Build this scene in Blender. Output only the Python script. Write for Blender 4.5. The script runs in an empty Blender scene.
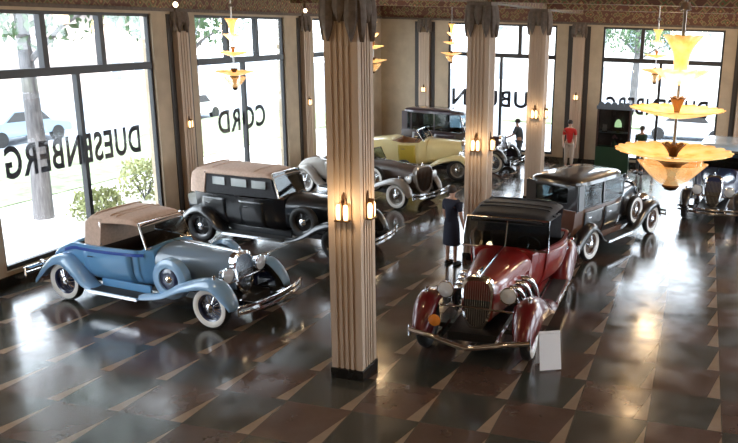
import bpy, math, random
from math import sin, cos, pi, radians
from mathutils import Vector, Matrix, Euler
random.seed(7)
SC = bpy.context.scene
COL = SC.collection

# ------------------------------------------------------------------ materials
def new_mat(name):
    m = bpy.data.materials.new(name); m.use_nodes = True
    nt = m.node_tree; return m, nt, nt.nodes, nt.links, nt.nodes['Principled BSDF']

def mat(name, col, rough=.5, metal=0, coat=0, spec=.5, noise=0, nscale=8, bump=0, emit=None, estr=0, stretch=None, coat_rough=.06):
    m, nt, N, L, p = new_mat(name)
    p.inputs['Base Color'].default_value = (*col, 1)
    p.inputs['Roughness'].default_value = rough
    p.inputs['Metallic'].default_value = metal
    p.inputs['Coat Weight'].default_value = coat
    p.inputs['Coat Roughness'].default_value = coat_rough
    p.inputs['Specular IOR Level'].default_value = spec
    if noise or bump:
        tc = N.new('ShaderNodeTexCoord'); nz = N.new('ShaderNodeTexNoise')
        nz.inputs['Scale'].default_value = nscale; nz.inputs['Detail'].default_value = 4
        if stretch:
            mp = N.new('ShaderNodeMapping'); mp.inputs['Scale'].default_value = stretch
            L.new(tc.outputs['Object'], mp.inputs[0]); L.new(mp.outputs[0], nz.inputs['Vector'])
        else: L.new(tc.outputs['Object'], nz.inputs['Vector'])
        if noise:
            r = N.new('ShaderNodeValToRGB')
            r.color_ramp.elements[0].position = .3; r.color_ramp.elements[1].position = .7
            r.color_ramp.elements[0].color = (*[c*(1-noise) for c in col], 1)
            r.color_ramp.elements[1].color = (*[min(1, c*(1+noise)) for c in col], 1)
            L.new(nz.outputs['Fac'], r.inputs[0]); L.new(r.outputs[0], p.inputs['Base Color'])
        if bump:
            b = N.new('ShaderNodeBump'); b.inputs['Strength'].default_value = bump; b.inputs['Distance'].default_value = .02
            L.new(nz.outputs['Fac'], b.inputs['Height']); L.new(b.outputs[0], p.inputs['Normal'])
    if emit:
        p.inputs['Emission Color'].default_value = (*emit, 1); p.inputs['Emission Strength'].default_value = estr
    return m

def glass_mat(name, tint=(1, 1, 1), gloss=.08, rough=.02):
    m, nt, N, L, p = new_mat(name); N.remove(p)
    out = N['Material Output']
    t = N.new('ShaderNodeBsdfTransparent'); t.inputs[0].default_value = (*tint, 1)
    g = N.new('ShaderNodeBsdfGlossy'); g.inputs['Roughness'].default_value = rough
    fr = N.new('ShaderNodeFresnel'); gg = N.new('ShaderNodeNewGeometry'); mr = N.new('ShaderNodeMapRange')
    mr.inputs[3].default_value = 1.45; mr.inputs[4].default_value = 1/1.45; L.new(gg.outputs['Backfacing'], mr.inputs[0]); L.new(mr.outputs[0], fr.inputs[0])
    mx = N.new('ShaderNodeMixShader')
    L.new(fr.outputs[0], mx.inputs[0]); L.new(t.outputs[0], mx.inputs[1]); L.new(g.outputs[0], mx.inputs[2])
    L.new(mx.outputs[0], out.inputs[0]); return m

def paint(name, c, rough=.32): return mat(name, c, rough, 0, 1, .5, coat_rough=.04)

def floor_mat():
    m, nt, N, L, p = new_mat('marble_floor')
    geo = N.new('ShaderNodeNewGeometry'); sx = N.new('ShaderNodeSeparateXYZ'); L.new(geo.outputs['Position'], sx.inputs[0])
    def M(op, a, b=None, c=None):
        n = N.new('ShaderNodeMath'); n.operation = op
        for i, v in enumerate((a, b, c)):
            if v is None: continue
            if isinstance(v, (int, float)): n.inputs[i].default_value = v
            else: L.new(v, n.inputs[i])
        return n.outputs[0]
    U = M('DIVIDE', M('ADD', sx.outputs[0], 1.28+97.2), .972); V = M('DIVIDE', M('ADD', sx.outputs[1], -8.68+96.5), .965)
    u = M('FRACT', U); v = M('FRACT', V); iu = M('FLOOR', U); iv = M('FLOOR', V)
    # right-angled sliver triangles with the long leg on the +X joint of each slab
    edge = M('SUBTRACT', 1.0, M('MULTIPLY', .20, M('SUBTRACT', 1.0, M('DIVIDE', v, .90))))
    tri = M('MULTIPLY', M('GREATER_THAN', u, edge), M('LESS_THAN', v, .90))
    chk = M('FRACT', M('MULTIPLY', M('ADD', iu, iv), .5)); chk = M('GREATER_THAN', chk, .25)
    nz = N.new('ShaderNodeTexNoise'); nz.inputs['Scale'].default_value = 1.7; nz.inputs['Detail'].default_value = 6; nz.inputs['Roughness'].default_value = .65
    L.new(geo.outputs['Position'], nz.inputs['Vector'])
    wn = N.new('ShaderNodeTexWhiteNoise'); cb = N.new('ShaderNodeCombineXYZ'); L.new(iu, cb.inputs[0]); L.new(iv, cb.inputs[1]); L.new(cb.outputs[0], wn.inputs['Vector'])
    def mix(f, a, b):
        n = N.new('ShaderNodeMix'); n.data_type = 'RGBA'
        if isinstance(f, (int, float)): n.inputs[0].default_value = f
        else: L.new(f, n.inputs[0])
        for i, w in ((6, a), (7, b)):
            if isinstance(w, tuple): n.inputs[i].default_value = (*w, 1)
            else: L.new(w, n.inputs[i])
        return n.outputs[2]
    green = mix(nz.outputs['Fac'], (.016, .020, .016), (.060, .062, .052))
    red = mix(nz.outputs['Fac'], (.042, .021, .015), (.125, .078, .060))
    base = mix(chk, green, red)
    base = mix(M('MULTIPLY', wn.outputs['Value'], .35), base, (.055, .040, .030))
    beige = mix(nz.outputs['Fac'], (.15, .105, .07), (.32, .235, .165))
    colr = mix(tri, base, beige)
    jx = M('LESS_THAN', M('MINIMUM', M('MINIMUM', u, M('SUBTRACT', 1., u)), M('MINIMUM', v, M('SUBTRACT', 1., v))), .008)
    colr = mix(jx, colr, (.06, .05, .04))
    L.new(colr, p.inputs['Base Color'])
    n2 = N.new('ShaderNodeTexNoise'); n2.inputs['Scale'].default_value = 2.2; n2.inputs['Detail'].default_value = 5; L.new(geo.outputs['Position'], n2.inputs['Vector'])
    mr = N.new('ShaderNodeMapRange'); mr.inputs[1].default_value = .3; mr.inputs[2].default_value = .7; mr.inputs[3].default_value = .11; mr.inputs[4].default_value = .25
    L.new(n2.outputs['Fac'], mr.inputs[0]); L.new(mr.outputs[0], p.inputs['Roughness'])
    p.inputs['IOR'].default_value = 1.7
    bmp = N.new('ShaderNodeBump'); bmp.inputs['Strength'].default_value = .03; bmp.inputs['Distance'].default_value = .05
    L.new(n2.outputs['Fac'], bmp.inputs['Height']); L.new(bmp.outputs[0], p.inputs['Normal'])
    return m

def frieze_mat(name, scale=3.2, dark=1.0):
    """stencilled ornament: repeated lozenges in rust, olive and gold"""
    m, nt, N, L, p = new_mat(name)
    geo = N.new('ShaderNodeNewGeometry'); mp = N.new('ShaderNodeMapping'); mp.inputs['Scale'].default_value = (scale,)*3
    L.new(geo.outputs['Position'], mp.inputs[0])
    v = N.new('ShaderNodeTexVoronoi'); v.distance = 'MANHATTAN'; v.inputs['Randomness'].default_value = .7; v.inputs['Scale'].default_value = 1.6
    L.new(mp.outputs[0], v.inputs['Vector'])
    r = N.new('ShaderNodeValToRGB'); cr = r.color_ramp; cr.interpolation = 'CONSTANT'
    cs = [(0, (.40, .27, .13)), (.22, (.20, .055, .035)), (.42, (.10, .12, .05)), (.6, (.26, .17, .09)), (.8, (.12, .05, .035))]
    cr.elements[0].position = 0; cr.elements[0].color = (*[c*dark for c in cs[0][1]], 1)
    cr.elements[1].position = cs[1][0]; cr.elements[1].color = (*[c*dark for c in cs[1][1]], 1)
    for q, c in cs[2:]:
        e = cr.elements.new(q); e.color = (*[k*dark for k in c], 1)
    L.new(v.outputs['Distance'], r.inputs[0]); L.new(r.outputs[0], p.inputs['Base Color']); p.inputs['Roughness'].default_value = .7
    return m

def amber_mat(name, c0, c1, s, clear=0):
    m, nt, N, L, p = new_mat(name)
    tc = N.new('ShaderNodeTexCoord'); nz = N.new('ShaderNodeTexNoise'); nz.inputs['Scale'].default_value = 9; nz.inputs['Detail'].default_value = 5
    L.new(tc.outputs['Object'], nz.inputs['Vector'])
    r = N.new('ShaderNodeValToRGB'); r.color_ramp.elements[0].position = .32; r.color_ramp.elements[1].position = .68
    r.color_ramp.elements[0].color = (*c0, 1); r.color_ramp.elements[1].color = (*c1, 1)
    L.new(nz.outputs['Fac'], r.inputs[0]); L.new(r.outputs[0], p.inputs['Base Color']); L.new(r.outputs[0], p.inputs['Emission Color'])
    p.inputs['Emission Strength'].default_value = s; p.inputs['Roughness'].default_value = .3; p.inputs['Alpha'].default_value = 1-clear
    return m

MT = dict(
    floor=floor_mat(),
    wall=mat('plaster_taupe', (.46, .37, .265), .75, noise=.10, nscale=2.5),
    shaft=mat('fluted_stone', (.52, .405, .31), .6, noise=.10, nscale=3, stretch=(1, 1, .25)),
    groove=mat('dark_bronze_groove', (.035, .028, .024), .45),
    plinth=mat('black_marble', (.015, .014, .013), .15, noise=.5, nscale=6),
    capital=mat('grey_plaster_leaf', (.13, .10, .08), .7, noise=.25, nscale=14),
    ceiling=frieze_mat('painted_ceiling', 2.0, 1.1), frieze=frieze_mat('painted_frieze', 3.4, 1.1),
    frame=mat('window_frame_iron', (.022, .022, .026), .45),
    glass=glass_mat('window_glass'), carglass=glass_mat('auto_glass', (.50, .56, .58)),
    letter=mat('black_lettering', (.012, .013, .022), .5),
    amber=amber_mat('onyx_glass', (1., .46, .10), (1., .76, .34), .55),
    amber_pale=amber_mat('pale_onyx_glass', (1., .60, .22), (1., .84, .48), .6, .35),
    amber_faint=amber_mat('faint_onyx_glass', (1., .52, .16), (1., .78, .40), .4, .68),
    bronze=mat('aged_bronze', (.10, .055, .03), .4, .8),
    tube=mat('lit_sconce_glass', (1, .8, .5), .4, emit=(1., .62, .28), estr=2.6),
    bulb=mat('lit_bulb', (1, .9, .7), .4, emit=(1., .78, .5), estr=6),
    rubber=mat('black_rubber', (.012, .012, .012), .6), white=mat('whitewall_rubber', (.78, .76, .72), .5),
    chrome=mat('chrome', (.82, .83, .85), .09, 1), steel=mat('brushed_steel', (.5, .5, .5), .3, 1),
    black=mat('satin_black', (.01, .01, .011), .4), darkleather=mat('dark_leather', (.03, .018, .014), .5),
    tanleather=mat('tan_leather', (.35, .19, .10), .5, noise=.15),
    tan=mat('tan_canvas', (.56, .41, .325), .85, noise=.10, nscale=20, bump=.15),
    blackcanvas=mat('black_canvas', (.018, .018, .022), .7, noise=.2, nscale=20, bump=.15),
    lens=mat('headlight_lens', (.75, .78, .8), .08, .3, 1), redlens=mat('red_lens', (.4, .01, .01), .15, 0, 1),
    amberlens=mat('amber_lens', (.8, .25, .03), .15, 0, 1),
    skin=mat('skin', (.55, .33, .24), .5), hair=mat('dark_hair', (.03, .02, .015), .6), eye=mat('eye_dark', (.02, .02, .02), .2),
    asphalt=mat('pale_asphalt', (.24, .27, .31), .9, noise=.12, nscale=.6), walk=mat('concrete_walk', (.72, .71, .69), .9, noise=.08, nscale=1.2),
    grass=mat('lawn', (.19, .23, .13), .95, noise=.4, nscale=2.5), bark=mat('grey_bark', (.11, .105, .11), .9, noise=.35, nscale=6, stretch=(3, 3, .4), bump=.4),
    glint_grey=mat('glint_grey', (.22, .25, .25), .2, 0, 1),  # pale tone put in for glints along the side curtain
    shrubleaf=mat('shrub_leaves', (.26, .28, .12), .7, noise=.35, nscale=5), leaf=mat('tree_leaves', (.06, .11, .05), .7, noise=.35, nscale=3), brick=mat('pale_brick', (.55, .45, .40), .9, noise=.15, nscale=3),
    brickwhite=mat('pale_render', (.75, .74, .70), .9, noise=.06, nscale=2), shingle=mat('grey_shingle', (.22, .22, .24), .9, noise=.2),
)

# ------------------------------------------------------------------ mesh builder
class MB:
    def __init__(s): s.v = []; s.f = []; s.m = []
    def add(s, vs, fs, mi=0):
        o = len(s.v); s.v += [tuple(v) for v in vs]
        for i, f in enumerate(fs):
            s.f.append(tuple(o+k for k in f)); s.m.append(mi[i] if isinstance(mi, list) else mi)
        return s
    def box(s, a, b, mi=0, M=None):
        (x0, y0, z0), (x1, y1, z1) = a, b
        vs = [(x, y, z) for x in (x0, x1) for y in (y0, y1) for z in (z0, z1)]
        if M: vs = [M @ Vector(v) for v in vs]
        return s.add(vs, [(0, 1, 3, 2), (4, 6, 7, 5), (0, 4, 5, 1), (2, 3, 7, 6), (0, 2, 6, 4), (1, 5, 7, 3)], mi)
    def cbox(s, c, d, mi=0, R=None):
        M = Matrix.Translation(c) @ (R.to_matrix().to_4x4() if R else Matrix.Identity(4))
        return s.box((-d[0]/2, -d[1]/2, -d[2]/2), (d[0]/2, d[1]/2, d[2]/2), mi, M)
    def lathe(s, prof, n=24, M=None, mi=0, a0=0, a1=2*pi, caps=False):
        """prof = [(radius, height)], around local z; mi int or list per segment"""
        full = abs(a1-a0-2*pi) < 1e-6; k = n if full else n+1; vs = []
        for r, h in prof:
            for i in range(k):
                a = a0+(a1-a0)*i/n; vs.append(Vector((r*cos(a), r*sin(a), h)))
        if M: vs = [M @ v for v in vs]
        fs = []; ms = []
        for j in range(len(prof)-1):
            for i in range(n):
                i2 = (i+1) % k
                fs.append((j*k+i, j*k+i2, (j+1)*k+i2, (j+1)*k+i)); ms.append(mi[j] if isinstance(mi, list) else mi)
        if caps:
            fs.append(tuple(range(k))[::-1]); ms.append(ms[0]); fs.append(tuple(range((len(prof)-1)*k, len(prof)*k))); ms.append(ms[-2])
        return s.add(vs, fs, ms)
    def loft(s, rings, mi=0, closed=True, caps=True, seg_mi=None):
        k = len(rings[0]); vs = [v for r in rings for v in r]; fs = []; ms = []
        for j in range(len(rings)-1):
            for i in range(k if closed else k-1):
                i2 = (i+1) % k
                fs.append((j*k+i, (j+1)*k+i, (j+1)*k+i2, j*k+i2)); ms.append(seg_mi(j, i) if seg_mi else mi)
        if caps and closed:
            fs.append(tuple(range(k))); ms.append(mi); fs.append(tuple(range((len(rings)-1)*k, len(rings)*k))[::-1]); ms.append(mi)
        return s.add(vs, fs, ms)
    def tube(s, pts, r, n=8, mi=0, caps=True):
        pts = [Vector(p) for p in pts]; rings = []
        up = Vector((0, 0, 1))
        for i, p in enumerate(pts):
            t = (pts[min(i+1, len(pts)-1)]-pts[max(i-1, 0)]).normalized()
            a = t.cross(up)
            if a.length < .05: a = t.cross(Vector((0, 1, 0)))
            a.normalize(); b = a.cross(t)
            rr = r[i] if isinstance(r, (list, tuple)) else r
            rings.append([p+a*rr*cos(q*2*pi/n)+b*rr*sin(q*2*pi/n) for q in range(n)])
        return s.loft(rings, mi, True, caps)
    def bar(s, pts, w, h, mi=0):
        """flat bar swept along pts: h tall, w deep"""
        pts = [Vector(p) for p in pts]; rings = []; up = Vector((0, 0, 1))
        for i, p in enumerate(pts):
            t = (pts[min(i+1, len(pts)-1)]-pts[max(i-1, 0)]).normalized(); a = t.cross(up).normalized()
            rings.append([p+a*w/2+up*h/2, p-a*w/2+up*h/2, p-a*w/2-up*h/2, p+a*w/2-up*h/2])
        return s.loft(rings, mi)
    def extrude(s, poly, d, M=None, mi=0):
        """polygon in xy extruded from z 0 to d"""
        k = len(poly); vs = [Vector((x, y, 0)) for x, y in poly]+[Vector((x, y, d)) for x, y in poly]
        if M: vs = [M @ v for v in vs]
        return s.add(vs, [tuple(range(k))[::-1], tuple(range(k, 2*k))]+[(i, (i+1) % k, k+(i+1) % k, k+i) for i in range(k)], mi)
    def build(s, name, mats, parent=None, smooth=False, bevel=0, solid=0, sub=0, loc=None, rot=None):
        me = bpy.data.meshes.new(name); me.from_pydata(s.v, [], s.f); me.update()
        if not isinstance(mats, (list, tuple)): mats = [mats]
        for m in mats: me.materials.append(m)
        me.polygons.foreach_set('material_index', s.m)
        import bmesh
        bm = bmesh.new(); bm.from_mesh(me); bmesh.ops.recalc_face_normals(bm, faces=bm.faces); bm.to_mesh(me); bm.free()
        if smooth:
            me.polygons.foreach_set('use_smooth', [True]*len(me.polygons))
            try: me.set_sharp_from_angle(angle=radians(42))
            except Exception: pass
        o = bpy.data.objects.new(name, me); COL.objects.link(o)
        if parent: o.parent = parent
        if loc: o.location = loc
        if rot: o.rotation_euler = rot
        if solid:
            d = o.modifiers.new('solid', 'SOLIDIFY'); d.thickness = solid; d.offset = 0
        if bevel:
            d = o.modifiers.new('bevel', 'BEVEL'); d.width = bevel; d.segments = 2; d.limit_method = 'ANGLE'
        if sub:
            d = o.modifiers.new('sub', 'SUBSURF'); d.levels = sub; d.render_levels = sub
        return o

def tag(o, label=None, cat=None, group=None, kind=None):
    if label: o['label'] = label
    if cat: o['category'] = cat
    if group: o['group'] = group
    if kind: o['kind'] = kind
    return o
def thing(name, label, cat, loc=(0, 0, 0), rz=0, group=None):
    o = bpy.data.objects.new(name, None); COL.objects.link(o); o.location = loc; o.rotation_euler = (0, 0, rz); o.empty_display_size = .2
    return tag(o, label, cat, group)
def struct(o): o['kind'] = 'structure'; return o
def dup(root, loc, rz=None, label=None):
    r = root.copy(); COL.objects.link(r); r.location = loc
    if rz is not None: r.rotation_euler = (0, 0, rz)
    if label: r['label'] = label
    for ch in list(root.children):
        c = ch.copy(); COL.objects.link(c); c.parent = r
        for g in list(ch.children):
            d = g.copy(); COL.objects.link(d); d.parent = c
    return r
def crom(pts, n):
    """catmull-rom resample of tuples"""
    out = []; k = len(pts)-1
    for i in range(n+1):
        t = i/n*k; j = min(int(t), k-1); f = t-j
        p0, p1, p2, p3 = pts[max(j-1, 0)], pts[j], pts[j+1], pts[min(j+2, k)]
        out.append(tuple(.5*((2*b)+(-a+c)*f+(2*a-5*b+4*c-d)*f*f+(-a+3*b-3*c+d)*f**3) for a, b, c, d in zip(p0, p1, p2, p3)))
    return out
RX = Matrix.Rotation(pi/2, 4, 'Y')      # local z -> +x
RYL = Matrix.Rotation(-pi/2, 4, 'X')    # local z -> +y

# ------------------------------------------------------------------ camera
H = 5.15
YAW, PIT, ROL, FPX, CX, CY = -.2517, .2514, -.0296, 768.9, 497.9, 221.0
F = Vector((sin(YAW)*cos(PIT), cos(YAW)*cos(PIT), -sin(PIT))); Rr = Vector((cos(YAW), -sin(YAW), 0)); D = F.cross(Rr)
R2 = Rr*cos(ROL)+D*sin(ROL); D2 = -Rr*sin(ROL)+D*cos(ROL)
cam = bpy.data.cameras.new('camera'); camo = bpy.data.objects.new('camera', cam); COL.objects.link(camo)
camo.matrix_world = Matrix(((R2.x, -D2.x, -F.x, 0), (R2.y, -D2.y, -F.y, 0), (R2.z, -D2.z, -F.z, H), (0, 0, 0, 1)))
cam.sensor_fit = 'HORIZONTAL'; cam.sensor_width = 36; cam.lens = FPX*36/738
cam.shift_x = (369-CX)/738; cam.shift_y = (CY-221.5)/738; cam.clip_end = 300
SC.camera = camo

# ------------------------------------------------------------------ room
XL, YF, XR, YB, ZC = -12.45, 29.0, 8.2, -3.0, 5.95
ZW0, ZW1, ZT = .30, 5.14, 3.98       # window sill, head, transom
GY = [10.45, 16.62, 22.78]             # bay lines on the left wall
GX = [-10.6, -4.55, 1.45]
struct(MB().box((XL-.3, YB-.3, -.12), (XR+.3, YF+.3, 0)).build('floor', MT['floor']))
mb = MB().box((XL-.3, YB-.3, ZC), (XR+.3, YF+.3, ZC+.3))
struct(mb.build('ceiling', MT['ceiling']))
def wall(name, mkbox, spans, lo, hi):
    """spans = window openings along the wall; frieze band above the heads uses slot 1"""
    m = MB(); c = lo
    for a, b in spans:
        m.box(*mkbox(c, a, 0, ZW1)); m.box(*mkbox(a, b, 0, ZW0)); c = b
    m.box(*mkbox(c, hi, 0, ZW1)); m.box(*mkbox(lo, hi, ZW1+.06, ZC), 1); m.box(*mkbox(lo, hi, ZW1, ZW1+.06), 0)
    return struct(m.build(name, [MT['wall'], MT['frieze']]))
LW = [(4.95, 9.35), (11.1, 15.70), (17.3, 21.65), (23.45, 27.8)]
FW = [(-9.65, -5.4), (-3.68, .62), (2.4, 6.7)]
wall('wall_left', lambda a, b, z0, z1: ((XL-.3, a, z0), (XL, b, z1)), LW, YB-.3, YF)
wall('wall_far', lambda a, b, z0, z1: ((a, YF, z0), (b, YF+.3, z1)), FW, XL-.3, XR+.3)
wall('wall_right', lambda a, b, z0, z1: ((XR, a, z0), (XR+.3, b, z1)), LW, YB-.3, YF)
wall('wall_back', lambda a, b, z0, z1: ((a, YB-.3, z0), (b, YB, z1)), [], XL, XR)

def text_mesh(s, w, h, M):
    cu = bpy.data.curves.new('t', 'FONT'); cu.body = s; cu.size = 1; cu.offset = .022; cu.extrude = .004; cu.space_character = 1.12; cu.resolution_u = 4
    o = bpy.data.objects.new('t', cu); COL.objects.link(o); bpy.context.view_layer.update()
    me = bpy.data.meshes.new_from_object(o.evaluated_get(bpy.context.evaluated_depsgraph_get())); bpy.data.objects.remove(o)
    xs = [v.co.x for v in me.vertices]; ys = [v.co.y for v in me.vertices]
    sx = w/(max(xs)-min(xs)); sy = h/(max(ys)-min(ys)); x0 = min(xs); y0 = min(ys)
    for v in me.vertices: v.co = M @ Vector(((v.co.x-x0)*sx, (v.co.y-y0)*sy, v.co.z))
    return me
def window(num, a, b, M, word=None, ta=0, tb=0, z0=2.0, z1=2.64):
    """M maps (along, out, up) to the world; out>0 is outside"""
    W = b-a; fr = MB(); t = .045
    def bx(x0, x1, z0_, z1_, y0=.06, y1=.16): fr.box((x0, y0, z0_), (x1, y1, z1_), 0, M)
    bx(a, a+.07, ZW0, ZW1); bx(b-.07, b, ZW0, ZW1); bx(a+.07, b-.07, ZW1-.07, ZW1); bx(a+.07, b-.07, ZW0, ZW0+.09)
    bx(a+.07, b-.07, ZT-.09, ZT+.07, .03, .19)
    for k in (1, 2): bx(a+W*k/3-.065, a+W*k/3+.065, ZT+.07, ZW1-.07, .04, .18)
    bx((a+b)/2-.05, (a+b)/2+.05, ZW0+.09, ZT-.09, .05, .17)
    o = struct(fr.build('window_%d' % num, MT['frame']))
    MB().box((a+.05, .10, ZW0+.05), (b-.05, .106, ZW1-.05), 0, M).build('pane', MT['glass'], o)
    if word:
        # reads from outside: runs from tb down to ta
        flip = M @ Matrix(((-1, 0, 0, tb), (0, 0, 1, .122), (0, 1, 0, z0), (0, 0, 0, 1)))
        me = text_mesh(word, tb-ta, z1-z0, flip); me.materials.append(MT['letter']); me.name = 'lettering'
        t_ = bpy.data.objects.new('lettering', me); COL.objects.link(t_); t_.parent = o
        t_['label'] = 'black painted lettering seen from behind'
    return o
ML = Matrix(((0, -1, 0, XL), (1, 0, 0, 0), (0, 0, 1, 0), (0, 0, 0, 1)))
MF = Matrix(((1, 0, 0, 0), (0, 1, 0, YF), (0, 0, 1, 0), (0, 0, 0, 1)))
window(1, *LW[1], ML, 'DUESENBERG', 11.47, 15.14)
window(2, *LW[2], ML, 'CORD', 18.2, 20.55)
window(3, *LW[3], ML)
window(4, *FW[0], MF, 'AUBURN', -9.5, -5.75)
window(5, *FW[1], MF, 'DUESENBERG', -3.45, .25)
window(6, *FW[2], MF)
window(7, *LW[0], ML)
MR = Matrix(((0, 1, 0, XR), (-1, 0, 0, 0), (0, 0, 1, 0), (0, 0, 0, 1)))
MK = Matrix(((-1, 0, 0, 0), (0, -1, 0, YB), (0, 0, 1, 0), (0, 0, 0, 1)))
LR = [(-b, -a) for a, b in LW]; FK = [(-b, -a) for a, b in FW]
for i, sp in enumerate(LR): window(8+i, *sp, MR)  # unseen right-wall windows, added to let more daylight into the room
# window light portals (daylight)
for M, spans in ((ML, LW), (MF, FW), (MR, LR)):
    for a, b in spans:
        l = bpy.data.lights.new('window_portal', 'AREA'); l.shape = 'RECTANGLE'; l.size = b-a; l.size_y = ZW1-ZW0
        l.cycles.is_portal = True
        o = bpy.data.objects.new('window_portal', l); COL.objects.link(o)
        inward = (M.to_3x3() @ Vector((0, -1, 0)))
        o.location = M @ Vector(((a+b)/2, .25, (ZW0+ZW1)/2)); o.rotation_euler = inward.to_track_quat('-Z', 'Y').to_euler()

# pilasters with leafy caps between windows
def fluted(m, cx, cy, hx, hy, z0, z1, nf=5, mi=0, dep=.018):
    """square shaft with flutes on each side (outline extruded)"""
    poly = []
    def side(x0, y0, x1, y1, nx, ny):
        L_ = nf*2+1; mg = .20
        cut = [0]+[mg+(1-2*mg)*i/(L_-2) for i in range(L_-1)]+[1]
        for i in range(L_):
            for t_, d in ((cut[i], 0), (cut[i+1], 0)):
                dd = dep if i % 2 else 0
                poly.append((x0+(x1-x0)*t_-nx*dd, y0+(y1-y0)*t_-ny*dd))
    side(-hx, -hy, hx, -hy, 0, -1); side(hx, -hy, hx, hy, 1, 0); side(hx, hy, -hx, hy, 0, 1); side(-hx, hy, -hx, -hy, -1, 0)
    pp = [poly[0]]
    for q in poly[1:]:
        if abs(q[0]-pp[-1][0])+abs(q[1]-pp[-1][1]) > 1e-5: pp.append(q)
    if abs(pp[0][0]-pp[-1][0])+abs(pp[0][1]-pp[-1][1]) < 1e-5: pp.pop()
    m.extrude([(cx+x, cy+y) for x, y in pp], z1-z0, Matrix.Translation((0, 0, z0)), mi)
def leaves(m, hx, hy, z0, z1, mi=0, nper=4, cx=0, cy=0, sides=(0, 1, 2, 3)):
    """drooping pointed leaves hung round a square capital, longest at the corners"""
    for s_ in sides:
        nx, ny = [(0, -1), (1, 0), (0, 1), (-1, 0)][s_]; tx, ty = -ny, nx
        hw = hx if nx == 0 else hy; hn = hy if nx == 0 else hx
        for i in range(nper):
            t0 = -hw+2*hw*i/nper; t1 = -hw+2*hw*(i+1)/nper; c = (t0+t1)/2
            ln = (z1-z0)*(1.0 if i in (0, nper-1) else .62)
            rings = []
            for k in range(7):
                f = k/6; z = z1-ln*f; w = (t1-t0)*.5*(1.02 if f < .5 else 1.02*(1-((f-.5)/.5)**1.6)+.02); out = .0+.045*sin(f*pi*.85)+(.02*(1-f))
                ring = []
                for a, th in ((-1, 0), (-.5, .022), (0, .035), (.5, .022), (1, 0)):
                    ring.append((a*w, out+th))
                for a, th in ((1, 0), (-1, 0)): ring.append((a*w*.98, -.005))
                rings.append([Vector((cx+tx*(c+q)+nx*(hn+r_), cy+ty*(c+q)+ny*(hn+r_), z)) for q, r_ in ring])
            m.loft(rings, mi)
tn = 1
def pilaster(c, M, num):
    m = MB()
    # raised jamb strips, dark recess strips, fluted pilaster: all part of the wall's trim
    for s_ in (-1, 1):
        a, b = sorted((c+s_*.23, c+s_*.41)); m.box((a, -.02, 0), (b, .0, ZW1), 1, M)
    sub = MB(); fluted(sub, c, -.07, .21, .07, .25, 4.75, 3)
    sub.v = [tuple(M @ Vector(v)) for v in sub.v]; m.add(sub.v, sub.f, 0)
    m.box((c-.23, -.16, 0), (c+.23, 0, .25), 2, M)
    lf = MB(); leaves(lf, .21, .07, 4.72, 5.2, 0, 3, c, -.07, (0, 1, 3)); lf.box((c-.22, -.15, 4.95), (c+.22, 0, 5.28))
    lf.v = [tuple(M @ Vector(v)) for v in lf.v]; m.add(lf.v, lf.f, 3)
    return struct(m.build('trim_%d' % num, [MT['shaft'], MT['groove'], MT['plinth'], MT['capital']]))
k = 1
for c in GY: pilaster(c, ML, k); k += 1
for c in GX: pilaster(c, MF, k); k += 1
# cornices, beams
m = MB()
m.box((XL, YB, 5.2), (XL+.10, YF, 5.28)); m.box((XL, YF-.10, 5.2), (XR, YF, 5.28)); m.box((XL, YB, 5.72), (XL+.2, YF, ZC)); m.box((XL, YF-.2, 5.72), (XR, YF, ZC))
struct(m.build('trim_%d' % k, MT['capital'])); k += 1
for y0 in (9.8, 16.1, 22.3, 3.6):
    struct(MB().box((XL, y0-.22, 5.58), (-4.95, y0+.22, ZC), 0).box((-4.45, y0-.22, 5.58), (XR, y0+.22, ZC), 0).build('trim_%d' % k, MT['frieze'])); k += 1
struct(MB().box((-4.97, YB, 5.58), (-4.43, YF-.2, ZC)).build('trim_%d' % k, MT['frieze'])); k += 1
struct(MB().box((XL, 10.75, 0), (XL+.03, 29, .22)).box((XL, YF-.03, 0), (XR, YF, .22)).box((XL, YB, 0), (XL+.03, 10., .22)).build('baseboard_left', MT['plinth']))

# ------------------------------------------------------------------ columns
def column(label, x, y):
    r = thing('column', label, 'column', (x, y, 0), 0, 'square fluted columns')
    h = .245
    m = MB(); fluted(m, 0, 0, h, h, .16, 5.14, 4, dep=.018); m.build('shaft', MT['shaft'], r)
    MB().box((-h-.02, -h-.02, 0), (h+.02, h+.02, .16)).build('plinth', MT['plinth'], r, bevel=.01)
    m = MB().box((-h-.015, -h-.015, 5.12), (h+.015, h+.015, 5.58)); leaves(m, h+.005, h+.005, 4.86, 5.5, 0, 3); m.build('capital', MT['capital'], r)
    return r
cols = [(-4.675, 9.79), (-4.60, 16.05), (-4.66, 22.3)]
column('nearest square fluted column, rising beside the front of the maroon car', *cols[0])
column('square fluted column behind the standing person in navy', *cols[1])
column('farthest free-standing fluted column, beside the far window with the seated or leaning visitor', *cols[2])

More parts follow.
